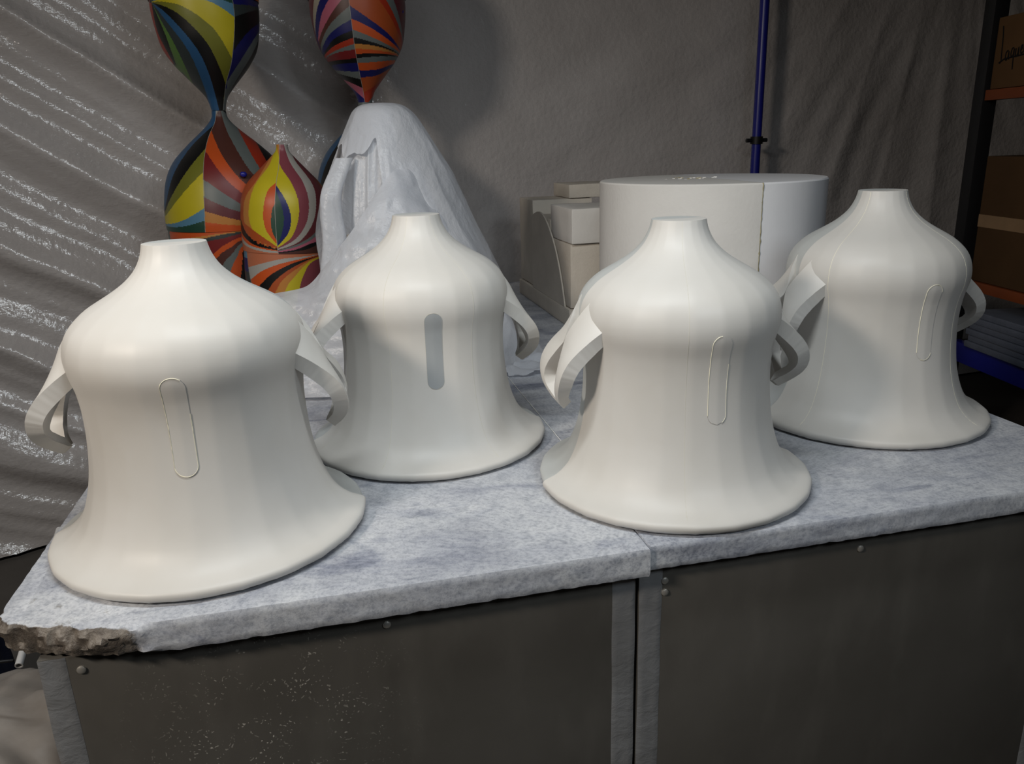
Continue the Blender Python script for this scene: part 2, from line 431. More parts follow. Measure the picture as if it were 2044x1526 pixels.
# ------------------------------------------------------------------ bench bases
def screw_mesh():
    v, f = tube([(0, .002, 0), (0, -.0015, 0), (0, -.003, 0)], [.0062, .0062, .004], 14)
    v2, f2 = tube([(0, -.0022, 0), (0, -.0034, 0)], [.0022, .0022], 8)
    return v, f
def bench(name, label, x0, x1, top, splash, strips, screws, y0=.034, y1=2.15):
    t = thing(name, label, 'workbench', ((x0 + x1) / 2, y0, 0), 0, 'bench bases')
    cx = (x0 + x1) / 2; W = (x1 - x0) / 2; D = y1 - y0
    pm = dark_panel(splash)
    p = rbox('front_panel', -W, W, -.004, .012, 0, top, pm, t, .001)
    p['label'] = 'dark grey laminate front panel'
    rbox('side_panel', -W, -W + .016, .013, D, 0, top, M['dark'], t, .001)
    rbox('side_panel', W - .016, W, .013, D, 0, top, M['dark'], t, .001)
    rbox('back_panel', -W + .017, W - .017, D - .016, D, 0, top, M['dark'], t, .001)
    rbox('sub_top', -W + .017, W - .017, .013, D - .017, top - .03, top, M['dark'], t, .001)
    for sx0, sx1, sd in strips:
        nz, nx = 90, 9; vv = []
        for i in range(nx):
            for j in range(nz):
                x = lerp(sx0, sx1, i / (nx - 1)) - cx; z = top * j / (nz - 1)
                e = .0016 * N3(z * 9, i * .1, sd) if i in (0, nx - 1) else 0
                y = -.0052 - .0011 * abs(N3(x * 60, z * 22, sd)) - (.0018 * max(0, N3(x * 30, z * 7, sd + 4)))
                vv.append((x + e, y if 0 < i < nx - 1 else -.0042, z))
        o = mesh_obj('edge_tape', vv, grid_faces(nx, nz), M['tape'], t, True); o['label'] = 'crinkled silver-grey tape strip'
    v, f = screw_mesh(); base = None
    for sx, sz in screws:
        if base is None:
            base = mesh_obj('screw', v, f, M['screw'], t, angle=40); o = base
        else:
            o = base.copy(); COL.objects.link(o); o.parent = t
        o.location = (sx - cx, -.0045, sz + T)
    return t
bench('workbench', 'dark-panelled bench base with plaster splashes, under the chipped marble slab', -.905, -.0125, T - .0515, (-.14, -.01, .68),
      [(-.905, -.868, 1), (-.0535, -.0135, 2)], [(-.851, -.075), (-.421, -.0805)])
bench('workbench', 'plain dark-panelled bench base under the clean-edged marble slab', -.0075, .905, T - .0455, (3, 0, 0),
      [(-.0065, .034, 3), (.848, .9, 4)], [(.0385, -.081), (.0392, -.103), (.409, -.079)])
# ------------------------------------------------------------------ cream cast bells
BELL = [(.003, .2500), (.007, .2548), (.013, .2563), (.018, .2550), (.0215, .2502), (.0248, .2425), (.031, .2290), (.045, .2125), (.061, .2012), (.0915, .1886), (.1322, .1782), (.183, .1719), (.2338, .1705),
        (.2745, .1744), (.305, .1817), (.322, .1832), (.3355, .182), (.351, .1782), (.366, .1705), (.379, .159), (.3914, .1440), (.4017, .127), (.4117, .1095), (.4225, .0925), (.4321, .080), (.445, .067), (.4575, .0585), (.473, .0515), (.488, .0480)]
BZ = [a for a, _ in BELL]; BR = [b for _, b in BELL]
def bell_r(z): return hermite(BZ, BR, z)
def facet(az, n=24, k=.48):
    st = 2 * pi / n; d = ((az + pi / 2) % st) - st / 2          # facet edges fall on the slot axis
    return lerp(1.0, cos(st / 2) / cos(d), k)
zs = []
for a, b in zip(BZ, BZ[1:]):
    m = 2 if b - a < .02 else (3 if b - a < .035 else 5)
    zs += [lerp(a, b, i / m) for i in range(m)]
zs.append(BZ[-1])
def bell_half(az0, az1, sc, seed):
    nu = 97; verts = []; nz = len(zs)
    for i in range(nu):
        az = lerp(az0, az1, i / (nu - 1))
        for z in zs:
            r = bell_r(z) * facet(az) * sc
            zz = z
            if z < .010: zz += .0012 * N3(cos(az) * 30, sin(az) * 30, seed); r -= .0007 * abs(N3(cos(az) * 42, sin(az) * 42, seed + 3))
            
            verts.append((r * cos(az), r * sin(az), zz))
    faces = grid_faces(nu, nz)
    def wall(i):      # flat cut face where the halves meet
        c0 = len(verts)
        az = lerp(az0, az1, i / (nu - 1))
        for z in zs:
            r = max(.012, bell_r(z) * sc - .03); verts.append((r * cos(az), r * sin(az), z))
        for j in range(nz - 1):
            q = (i * nz + j, i * nz + j + 1, c0 + j + 1, c0 + j)
            faces.append(q if i else q[::-1])
    wall(0); wall(nu - 1)
    # top cap with a shallow sunk middle, and the foot ring
    c = len(verts)
    for i in range(nu):
        az = lerp(az0, az1, i / (nu - 1)); verts.append((.043 * sc * cos(az), .043 * sc * sin(az), .4884))
    for i in range(nu):
        az = lerp(az0, az1, i / (nu - 1)); verts.append((.034 * cos(az), .034 * sin(az), .4882))
    verts.append((0, 0, .4881))
    for i in range(nu - 1):
        faces.append((i * nz + nz - 1, (i + 1) * nz + nz - 1, c + i + 1, c + i))
        faces.append((c + i, c + i + 1, c + nu + i + 1, c + nu + i)); faces.append((c + nu + i, c + nu + i + 1, c + 2 * nu))
    c = len(verts)
    for i in range(nu):
        az = lerp(az0, az1, i / (nu - 1)); verts.append((.225 * cos(az), .225 * sin(az), .004))
    for i in range(nu - 1):
        faces.append(((i + 1) * nz, i * nz, c + i, c + i + 1))
    return verts, faces
def on_bell(u, z, off):
    """point on the bell skin: u metres sideways of the slot axis (-Y), z up"""
    r = bell_r(z); az = -pi / 2 + u / .171
    q = r * facet(az) + off
    return (q * cos(az), q * sin(az), z)
SZ0, SZ1, SW = .163, .317, .0162
def slot_face():
    verts = []; nu, nv = 11, 40
    for i in range(nu):
        for j in range(nv):
            z = lerp(SZ0, SZ1, j / (nv - 1))
            e = min(z - SZ0, SZ1 - z); hw = SW if e > SW else sqrt(max(0, SW * SW - (SW - e) ** 2))
            verts.append(on_bell(lerp(-hw, hw, i / (nu - 1)), z, .0007))
    return verts, [q[::-1] for q in grid_faces(nu, nv)][::1]
def slot_ring(a0, a1, wd=.0011, off=.0014, seed=0):
    """flash line following the capsule outline between parameters a0..a1 (0..1)"""
    pts = []
    n = 120; Ls = SZ1 - SZ0 - 2 * SW; P = 2 * Ls + 2 * pi * SW
    for k in range(n + 1):
        s = lerp(a0, a1, k / n) * P
        if s < Ls: u, z, nx, nz = -SW, SZ0 + SW + s, -1, 0
        elif s < Ls + pi * SW: a = pi - (s - Ls) / SW; u, z = SW * cos(a), SZ1 - SW + SW * sin(a); nx, nz = cos(a), sin(a)
        elif s < 2 * Ls + pi * SW: u, z, nx, nz = SW, SZ1 - SW - (s - Ls - pi * SW), 1, 0
        else: a = -(s - 2 * Ls - pi * SW) / SW; u, z = SW * cos(a), SZ0 + SW + SW * sin(a); nx, nz = cos(a), sin(a)
        w2 = wd * (.55 + .6 * abs(N3(s * 90, seed, 1)))
        pts.append((on_bell(u - nx * w2, z - nz * w2, .0003), on_bell(u, z, off), on_bell(u + nx * w2, z + nz * w2, .0003)))
    verts = [p for q in pts for p in q]
    return verts, grid_faces(n + 1, 3)
def seam_line(az, wd=.0007, off=.0006, z0=.02, z1=.486):
    verts = []; n = 90
    for k in range(n + 1):
        z = lerp(z0, z1, k / n); r = bell_r(z) * facet(az)
        for s, o in ((-1, -.0003), (0, off), (1, -.0003)):
            a = az + s * wd / r; verts.append(((r + o) * cos(a), (r + o) * sin(a), z))
    return verts, grid_faces(n + 1, 3)

# strap handles: two ribbons that leave the shoulder, meet, part round an eye and join again in a curled tip
HO = [(0, .073, .160, .316), (.2, .071, .191, .294), (.4, .069, .221, .267), (.55, .067, .236, .243), (.7, .060, .2410, .217), (.82, .046, .238, .196), (.92, .026, .229, .177), (1, .008, .215, .161)]   # t, side, radius, height of the outer edge
HI = [(0, .030, .170, .360), (.13, .020, .187, .336), (.25, .008, .201, .311), (.33, .001, .209, .293), (.38, .002, .213, .282), (.47, .014, .223, .264), (.6, .029, .2350, .239), (.72, .034, .2405, .217), (.81, .026, .2385, .199), (.88, .010, .2315, .184), (.92, 0, .2260, .175), (1, 0, .2140, .160)]
def handle(sgn, seed):
    verts = []; faces = []; ns = 60; nw = 7
    E = [[[(r[0], r[k]) for r in H] for k in (1, 2, 3)] for H in (HI, HO)]
    def pt(tt, vv):
        p = [lerp(pl(E[0][k], tt), pl(E[1][k], tt), vv) for k in range(3)]
        p[0] = max(0, p[0]); p[1] += .0022 * sin(pi * vv); return p
    for side in (-1, 1):
        base = len(verts)
        for i in range(ns + 1):
            tt = i / ns; row = []
            for j in range(nw):
                vv = j / (nw - 1)
                u, r, z = pt(tt, vv)
                a, c = pt(max(0, tt - .02), vv), pt(min(1, tt + .02), vv)
                e, g = pt(tt, 0), pt(tt, 1)
                nv3 = (Vector(c) - Vector(a)).cross(Vector(g) - Vector(e))
                if nv3.length < 1e-9: nv3 = Vector((0, 1, 0))
                nv3.normalize(); nv3 = -nv3 if nv3.y < 0 and tt < .8 else nv3
                tx, tz = c[1] - a[1], c[2] - a[2]; l = math.hypot(tx, tz); n2 = Vector((0, -tz / l, tx / l))
                if nv3.dot(n2) < 0: nv3 = -nv3
                nn = (nv3 * .55 + n2 * .45).normalized(); nr, nz, nu_ = nn.y, nn.z, nn.x
                h = pl([(0, .025), (.5, .025), (.8, .023), (1, .017)], tt)
                if vv in (0, 1) and u > .001: u += .0006 * N3(tt * 25, seed, side); 
                row.append(((sgn * r, side * u, z), (sgn * (r - nr * h), side * max(0, u - (nu_ * h if 0 < tt and vv > .5 else 0) * .6), z - nz * h)))
            verts += [a for a, _ in row] + [b for _, b in row]
        R = 2 * nw
        for i in range(ns):
            o = base + i * R; p = o + R
            quads = []
            for j in range(nw - 1):
                quads.append((o + j, o + j + 1, p + j + 1, p + j)); quads.append((o + nw + j + 1, o + nw + j, p + nw + j, p + nw + j + 1))
            quads.append((o + nw - 1, o + R - 1, p + R - 1, p + nw - 1)); quads.append((o + nw, o, p, p + nw))
            faces += quads if side * sgn < 0 else [q[::-1] for q in quads]
        for o in (base, base + ns * R):
            for j in range(nw - 1): faces.append((o + j, o + j + 1, o + nw + j + 1, o + nw + j))
    return verts, faces

def sharp_strips(o, nw=7):
    # the long edges of each ribbon stay crisp
    R = 2 * nw; ring = {0, nw - 1, nw, R - 1}
    for e in o.data.edges:
        i, j = e.vertices
        if i % R == j % R and i % R in ring: e.use_edge_sharp = True
    return o
BELLS = [(-.688, .292, 1.004, 'cream cast bell at the front left, nearest the chipped slab corner', 'fl'),
         (-.2726, .6062, 1.003, 'cream cast bell set back in the middle, with a grey slot in its front', 'grey'),
         (.1495, .2590, 1.000, 'cream cast bell at the front standing across the joint between the marble slabs', 'fl'),
         (.7245, .4730, 1.032, 'rightmost cream cast bell, in front of the big plaster drum', 'plug')]
proto = None
for bi, (bx, by, sc, lab, kind) in enumerate(BELLS):
    root = thing('cast_bell', lab, 'bell', (bx, by, T), 0, 'cream cast bells on the bench')
    root.scale = (sc, sc, sc)
    if proto is None:
        proto = {}
        v, f = bell_half(-pi, 0, 1.0, 1); proto['f'] = mesh_obj('front_half', v, f, M['cast'], root, angle=45)
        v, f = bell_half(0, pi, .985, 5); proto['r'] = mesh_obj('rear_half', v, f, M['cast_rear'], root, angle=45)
        v, f = handle(-1, 3); proto['hl'] = sharp_strips(mesh_obj('strap_handle', v, f, M['cast'], root, angle=60))
        v, f = handle(1, 8); proto['hr'] = sharp_strips(mesh_obj('strap_handle', v, f, M['cast'], root, angle=60))
    else:
        for k in ('f', 'r', 'hl', 'hr'):
            o = proto[k].copy(); COL.objects.link(o); o.parent = root
    v, f = slot_face(); ins = mesh_obj('slot_insert', v, f, M['grey_insert'] if kind == 'grey' else M['cast'], root, True)
    if kind == 'grey': ins['label'] = 'flat grey capsule-shaped insert'
    spans = {0: [(.0, .46), (.62, 1.0)], 1: [(.0, 1.0)], 2: [(-.12, .42), (.6, .9)], 3: [(-.06, .5), (.86, .95)]}[bi]
    for a0, a1 in spans:
        v, f = slot_ring(a0 % 1 if a0 >= 0 else a0 + 1, a1 if a0 >= 0 else a1 + 1, .0006 if kind == 'grey' else .0011, .0006 if kind == 'grey' else .0014, bi) if a0 >= 0 else slot_ring(0, a1, .0011, .0014, bi)
        mesh_obj('casting_flash', v, f, M['seam'] if kind == 'grey' else M['flash'], ins, True)
    for az in {0: (), 1: (-119.5, -63, -165), 2: (-108,), 3: (-155, -62)}[bi]:
        v, f = seam_line(radians(az), .0009 if bi == 1 else .0006, .0004)
        mesh_obj('mould_seam', v, f, M['seam'] if bi in (1, 2) else M['flash'], root, True)

# ------------------------------------------------------------------ big plaster drum
def drum():
    cx, cy, R, H = .6932, 1.205, .3324, .506
    t = thing('plaster_drum', 'large white plaster drum mould with a rough glued seam, behind the right bells', 'mould', (cx, cy, T))
    secs = [(radians(266.5), radians(266.5 + 178), R, 'plaster_cool'), (radians(266.5 - 182), radians(266.5), R + .003, 'plaster')]
    for a0, a1, rr, mt in secs:
        nu = 80; prof = [(rr - .004, 0), (rr, .004), (rr, H - .004), (rr - .0035, H), (.10, H + .0008), (.0, H + .001)]
        vv = []
        for i in range(nu):
            a = lerp(a0 + .0035, a1 - .0035, i / (nu - 1))
            for r, z in prof:
                q = r + (.0008 * N3(cos(a) * 6, sin(a) * 6, z * 5) if r > .2 else 0); vv.append((q * cos(a), q * sin(a), z))
        ff = grid_faces(nu, len(prof))
        mesh_obj('mould_section', vv, ff, M[mt], t, angle=35)
    for a in (266.5, 266.5 + 179):
        a = radians(a); pts = [(( R + .0005) * cos(a), (R + .0005) * sin(a), z * H / 60) for z in range(61)]
        rad = [.0028 * (.6 + .9 * abs(N3(z * .7, a, 3))) for z in range(61)]
        pts = [(x + .0016 * N3(z * 60, 1, a), y, z) for x, y, z in pts]
        v, f = tube(pts, rad, 8); mesh_obj('glue_seam', v, f, M['glue'], t, True)['label'] = 'rough yellowed glue line'
    random.seed(4)
    for k in range(26):
        x = random.gauss(-.05, .045); y = random.gauss(0.02, .025); s = random.uniform(.003, .008)
        v, f = box_data(x, x + s, y, y + s * .8, H - .001, H + random.uniform(.001, .004)); v = [(a + random.uniform(-.3, .3) * s, b + random.uniform(-.3, .3) * s, c) for a, b, c in v]
        mesh_obj('plaster_chip', v, f, M['chip'] if k % 3 else M['glue'], t)
drum()

# ------------------------------------------------------------------ plaster mould blocks left of the drum
def blocks():
    G = 'plaster mould blocks'
    def blk(name, label, x0, x1, y0, y1, z0, z1, mat, cuts=3, jit=.0016, seed=0):
        t = rbox(name, 0, x1 - x0, 0, y1 - y0, 0, z1 - z0, M[mat], None, .004, jit, cuts, seed)
        t.location = (x0, y0, T + z0); tag(t, label, 'plaster block', G); return t
    blk('plaster_plinth', 'low plaster plinth slab under the stacked plaster blocks', .342, .555, 1.53, 2.257, 0, .062, 'plaster_old', 3, .002, 1)
    blk('plaster_block', 'tall lower plaster block with a cracked top, nearest the drum', .3515, .56, 1.54, 1.785, .065, .288, 'plaster_old', 4, .003, 5)
    blk('plaster_block', 'squared plaster block sitting on the cracked lower block', .352, .56, 1.525, 1.781, .2905, .408, 'plaster', 4, .0016, 9)
    blk('plaster_block', 'tall plaster block at the back of the stack', .352, .60, 2.04, 2.257, .065, .407, 'plaster_old', 4, .002, 13)
    blk('plaster_block', 'middle plaster block filling the gap behind the arched panel', .3515, .60, 1.79, 2.035, .065, .352, 'plaster_old', 3, .002, 16)
    blk('plaster_slab', 'drilled plaster slab lying across the rear blocks beside the drum', .50, .80, 2.03, 2.25, .409, .462, 'plaster_old', 3, .002, 21)
    # arched cheek panel standing on the plinth against the left faces
    pts = []
    for k in range(41):
        a = k / 40; y = lerp(2.03, 1.592, a)
        z = pl([(0, .345), (.10, .362), (.28, .372), (.45, .352), (.66, .292), (.82, .215), (.93, .135), (1, .066)], a); pts.append((y, z))
    pts = [(2.03, .063)] + pts + [(1.59, .063)]
    n = len(pts); verts = [(.3485, y, z) for y, z in pts] + [(.370, y, z) for y, z in pts]
    faces = [tuple(range(n)), tuple(range(n, 2 * n))[::-1]] + [(i, n + i, n + (i + 1) % n, (i + 1) % n) for i in range(n)]
    verts = [(.3490 if x > .36 else .3435, y, z) for x, y, z in verts]
    o = mesh_obj('arched_panel', verts, faces, M['plaster_old'], None, loc=(0, 0, T), angle=40)
    bm = bmesh.new(); bm.from_mesh(o.data); bmesh.ops.recalc_face_normals(bm, faces=bm.faces); bm.to_mesh(o.data); bm.free()
    tag(o, 'thin plaster panel with a curved top edge leaning on the blocks', 'plaster panel', G)
blocks()

# ------------------------------------------------------------------ striped painted sculptures
PAINT = {"c1_upper":{"seam":[[0.485,1.04],[0.497,0.807],[0.366,0.458],[0.192,0.232],[0.074,-0.015]],"left":[[[-0.995,1.062],[0.672,1.062]],[[-0.928,0.968],[-0.368,1.0],[0.173,0.968],[0.568,0.917]],[[-0.929,0.964],[-0.327,0.978],[0.159,0.917],[0.535,0.8]],[[-0.93,0.96],[-0.623,0.931],[-0.326,0.873],[0.099,0.705],[0.366,0.458],[0.393,0.414]],[[-0.931,0.957],[-0.493,0.836],[-0.086,0.611],[0.106,0.4],[0.203,0.218]],[[-0.931,0.957],[-0.655,0.822],[-0.26,0.552],[-0.079,0.305],[0.017,-0.023]],[[-0.931,0.957],[-0.739,0.8],[-0.396,0.516],[-0.204,0.196],[-0.156,-0.023]],[[-0.931,0.957],[-0.793,0.778],[-0.606,0.552],[-0.41,0.247]],[[-0.931,0.957],[-0.836,0.793],[-0.754,0.64],[-0.661,0.414]],[[-0.939,0.957],[-0.908,0.705],[-0.715,0.443]],[[-1.02,0.975],[-1.08,0.654],[-0.806,0.29]]],"lc":["dkgreen","ltblue","yellow","olive","black","blue","slate","green","black","red"],"right":[[[0.358,1.062],[1.301,1.062]],[[0.343,1.011],[1.041,1.033]],[[0.395,0.917],[1.025,0.949]],[[0.357,0.786],[0.777,0.877],[1.022,0.938]],[[0.258,0.436],[0.69,0.684],[0.987,0.815]],[[0.224,0.261],[0.627,0.516],[0.968,0.749]],[[0.111,-0.023],[0.125,-0.001],[0.264,0.181],[0.75,0.509],[0.964,0.705]],[[0.158,-0.023],[0.442,0.254],[0.831,0.516],[0.953,0.669]],[[0.201,-0.037],[0.986,0.509]]],"rc":["dkgreen","navy","slate","black","navy","grey","black","olive"]},
 "c1_lower":{"seam":[[-0.031,-0.018],[-0.036,0.002],[-0.078,0.098],[-0.177,0.2],[-0.256,0.322],[-0.325,0.506],[-0.376,0.799],[-0.41,0.99]],"left":[[[-0.174,-0.018],[-0.33,0.118],[-0.723,0.309],[-0.993,0.608],[-1.058,0.881]],[[-0.053,0.098],[-0.095,0.118],[-0.46,0.295],[-0.763,0.527],[-0.958,0.799],[-1.058,0.881]],[[-0.195,0.275],[-0.238,0.302],[-0.572,0.506],[-0.846,0.717],[-0.966,0.833],[-1.06,0.888]],[[-0.282,0.482],[-0.331,0.506],[-0.607,0.649],[-0.853,0.799],[-0.976,0.874],[-1.062,0.894]],[[-0.343,0.789],[-0.382,0.799],[-0.637,0.881],[-0.859,0.928],[-1.073,0.942]],[[-0.369,0.898],[-0.652,0.942],[-0.842,0.959],[-1.078,0.961]],[[-0.394,1.003],[-1.088,1.003]]],"lc":["blue","black","olive","yellow","ltblue","dkgreen"],"right":[[[0.077,-0.032],[0.404,0.152],[1.071,0.472]],[[0.423,0.18],[0.497,0.282],[0.636,0.479],[0.989,0.813]],[[0.18,0.057],[0.236,0.132],[0.315,0.268],[0.523,0.534],[0.973,0.881]],[[0.018,-0.018],[0.03,0.009],[0.087,0.186],[0.272,0.445],[0.468,0.608],[0.964,0.915]],[[-0.157,0.118],[-0.136,0.186],[-0.024,0.391],[0.179,0.574],[0.401,0.683],[0.961,0.928]],[[-0.277,0.309],[-0.254,0.343],[-0.06,0.54],[0.155,0.677],[0.381,0.765],[0.958,0.942]],[[-0.36,0.551],[-0.327,0.568],[-0.093,0.677],[0.224,0.799],[0.956,0.949]],[[-0.395,0.697],[-0.355,0.711],[-0.119,0.785],[0.187,0.854],[0.955,0.956]],[[-0.423,0.813],[-0.08,0.881],[0.22,0.922],[0.953,0.963]],[[-0.446,0.908],[-0.095,0.942],[0.212,0.956],[0.951,0.969]],[[-0.469,1.003],[0.943,1.003]]],"rc":["black","red","grey","brown","orange","dkred","grey","maroon","ochre","orange"]},
 "c1_foot":{"seam":[[-0.947,1.032],[-0.957,0.916],[-0.845,0.586],[-0.711,-0.009]],"left":[[[-1.295,1.049],[-0.855,1.049]],[[-1.37,0.751],[-0.741,0.751]],[[-1.577,-0.075],[-0.508,-0.075]]],"lc":["dkgreen","slate"],"right":[[[-1.017,1.029],[0.9,1.022]],[[-1.05,0.897],[-0.562,0.963],[0.173,1.006],[0.9,1.019]],[[-1.068,0.826],[-0.668,0.916],[-0.244,0.974],[0.17,0.996],[0.899,1.016]],[[-1.024,0.751],[-0.481,0.908],[-0.156,0.95],[0.167,0.983],[0.898,1.012]],[[-0.853,0.553],[-0.346,0.817],[-0.137,0.9],[0.161,0.958],[0.897,1.007]],[[-0.824,0.421],[-0.31,0.776],[-0.082,0.867],[0.154,0.933],[0.895,1.002]],[[-0.628,0.322],[-0.25,0.702],[-0.063,0.817],[0.15,0.916],[0.895,0.999]],[[-0.425,0.256],[-0.136,0.652],[-0.009,0.784],[0.16,0.892],[0.893,0.991]],[[-0.221,0.189],[0.013,0.619],[0.062,0.751],[0.169,0.867],[0.89,0.983]],[[0.226,0.09],[0.162,0.586],[0.203,0.751],[0.291,0.85],[0.888,0.974]],[[0.751,-0.075],[0.791,0.586],[0.886,0.966]]],"rc":["orange","ochre","slate","dkred","orange","brown","grey","orange","black","brown"]},
 "c2_upper":{"seam":[[-0.17,1.024],[-0.152,0.823],[-0.121,0.525],[-0.073,0.316],[-0.022,0.13],[-0.001,-0.034]],"left":[[[-1.019,1.032],[-1.039,0.823],[-0.971,0.637],[-0.785,0.458]],[[-0.827,1.032],[-0.852,0.983],[-0.922,0.823],[-0.896,0.637],[-0.785,0.458]],[[-0.634,1.032],[-0.672,1.006],[-0.831,0.86],[-0.905,0.681],[-0.867,0.562],[-0.785,0.458]],[[-0.4,1.032],[-0.437,1.009],[-0.718,0.838],[-0.851,0.652],[-0.853,0.592],[-0.785,0.458]],[[-0.081,1.039],[-0.172,0.995],[-0.556,0.808],[-0.82,0.637],[-0.85,0.562],[-0.785,0.458]],[[-0.071,0.905],[-0.142,0.883],[-0.569,0.734],[-0.795,0.592],[-0.822,0.532],[-0.785,0.458]],[[-0.076,0.778],[-0.146,0.763],[-0.547,0.667],[-0.767,0.562],[-0.81,0.503],[-0.785,0.458]],[[-0.094,0.674],[-0.508,0.607],[-0.724,0.518],[-0.796,0.488]],[[-0.055,0.614],[-0.518,0.547],[-0.799,0.473]],[[-0.048,0.559],[-0.475,0.51],[-0.785,0.458]],[[-0.04,0.506],[-0.445,0.488],[-0.785,0.454]],[[-0.037,0.428],[-0.456,0.424],[-0.724,0.421],[-0.82,0.45]],[[-0.027,0.391],[-0.395,0.391],[-0.696,0.391],[-0.822,0.436]],[[0.01,0.313],[-0.373,0.324],[-0.651,0.361],[-0.793,0.413]],[[0.013,0.238],[-0.314,0.279],[-0.589,0.331],[-0.746,0.391]],[[0.032,0.152],[-0.258,0.219],[-0.466,0.272],[-0.701,0.361]],[[0.046,0.04],[-0.172,0.137],[-0.389,0.234],[-0.64,0.331]],[[0.063,-0.049],[-0.129,-0.049],[-0.338,0.145],[-0.578,0.301]]],"lc":["maroon","cream","navy","pink","brown","grey","navy","black","red","grey","dkred","black","navy","grey","black","pink","navy"],"right":[[[1.16,1.054],[1.113,0.786],[0.894,0.488]],[[0.671,1.032],[0.699,1.002],[0.845,0.786],[0.896,0.6],[0.895,0.495]],[[0.462,1.032],[0.704,0.838],[0.871,0.644],[0.895,0.495]],[[0.253,1.032],[0.587,0.838],[0.819,0.637],[0.878,0.495]],[[-0.222,0.901],[0.19,0.771],[0.586,0.644],[0.878,0.495]],[[-0.225,0.786],[0.258,0.681],[0.657,0.57],[0.878,0.495]],[[-0.209,0.689],[0.245,0.607],[0.65,0.532],[0.877,0.488]],[[-0.189,0.614],[0.32,0.555],[0.81,0.488],[0.892,0.477]],[[-0.182,0.555],[0.316,0.532],[0.809,0.48],[0.891,0.474]],[[-0.173,0.512],[0.393,0.495],[0.891,0.473]],[[-0.165,0.465],[0.388,0.469],[0.891,0.471]],[[-0.154,0.427],[0.384,0.447],[0.89,0.467]],[[-0.145,0.386],[0.292,0.398],[0.716,0.432],[0.889,0.462]],[[-0.139,0.326],[0.281,0.331],[0.626,0.391],[0.888,0.458]],[[-0.116,0.262],[0.271,0.279],[0.622,0.368],[0.888,0.454]],[[-0.076,0.111],[-0.006,0.13],[0.257,0.197],[0.707,0.376],[0.883,0.428]],[[-0.032,-0.019],[0.006,0.003],[0.153,0.078],[0.357,0.197],[0.868,0.339]],[[0.13,-0.049],[0.313,0.04],[0.945,0.301]]],"rc":["maroon","grey","red","rust","navy","orange","grey","black","ochre","orange","black","grey","orange","navy","rust","red","grey"]},
 "vase_upper":{"seam":[[-0.055,-0.04],[-0.089,0.175],[-0.175,0.342],[-0.231,0.538],[-0.241,0.705],[-0.235,0.93],[-0.211,1.028]],"left":[[[-0.263,-0.04],[-0.335,0.136],[-0.802,0.342],[-1.079,0.587],[-1.114,0.666]],[[-0.177,-0.04],[-0.204,0.068],[-0.554,0.313],[-0.819,0.47],[-0.906,0.607],[-0.882,0.754],[-0.63,0.881],[-0.176,0.95]],[[-0.141,-0.04],[-0.162,0.028],[-0.293,0.185],[-0.636,0.381],[-0.786,0.587],[-0.76,0.754],[-0.533,0.881],[-0.176,0.945]],[[-0.015,0.293],[-0.175,0.342],[-0.375,0.43],[-0.484,0.607],[-0.447,0.783],[-0.175,0.94]],[[-0.038,0.47],[-0.222,0.528],[-0.316,0.626],[-0.325,0.783],[-0.174,0.935]],[[0.005,0.509],[-0.034,0.803],[-0.149,0.93]]],"lc":["rust","ochre","yellow","orange","dkgreen"],"right":[[[-0.242,0.352],[-0.276,0.607],[-0.27,0.92]],[[-0.222,0.381],[-0.098,0.548],[-0.063,0.685],[-0.135,0.822],[-0.245,0.92]],[[-0.24,0.332],[-0.177,0.371],[0.005,0.509],[0.088,0.656],[0.014,0.803],[-0.247,0.935]],[[-0.08,-0.04],[-0.084,0.175],[0.148,0.352],[0.271,0.528],[0.223,0.705],[0.056,0.852],[-0.249,0.945]],[[0.035,-0.04],[0.037,-0.001],[0.149,0.166],[0.393,0.342],[0.488,0.509],[0.418,0.705],[0.153,0.862],[-0.25,0.955]],[[0.128,-0.04],[0.188,0.058],[0.272,0.156],[0.587,0.352],[0.651,0.509],[0.564,0.705],[0.248,0.881],[-0.251,0.965]],[[0.469,-0.04],[0.801,0.215],[1.14,0.411],[1.114,0.607],[0.84,0.646],[0.6,0.803],[0.245,0.901],[-0.252,0.969]],[[1.103,0.685],[0.814,0.754],[0.543,0.862],[0.192,0.93],[-0.253,0.977]],[[1.088,0.803],[0.723,0.881],[0.463,0.911],[0.14,0.96],[-0.254,0.985]],[[1.081,0.852],[0.707,0.911],[0.408,0.96],[0.088,0.979],[-0.255,0.993]],[[1.056,1.038],[-0.261,1.038]]],"rc":["dkgreen","navy","yellow","mauve","ltgrey","maroon","grey","pink","black","brown"],"left2":[[[-1.106,0.607],[-0.983,0.783],[-0.803,0.891],[-0.153,0.962]],[[-1.114,0.666],[-1.033,0.754],[-0.944,0.852],[-0.686,0.93],[-0.154,0.969]],[[-1.126,0.754],[-1.049,0.822],[-0.88,0.92],[-0.592,0.955],[-0.156,0.977]],[[-1.139,0.852],[-1.059,0.891],[-0.884,0.95],[-0.522,0.984],[-0.157,0.991]],[[-1.164,1.038],[-0.164,1.038]]],"lc2":["black","orange","ltgrey","salmon"]},
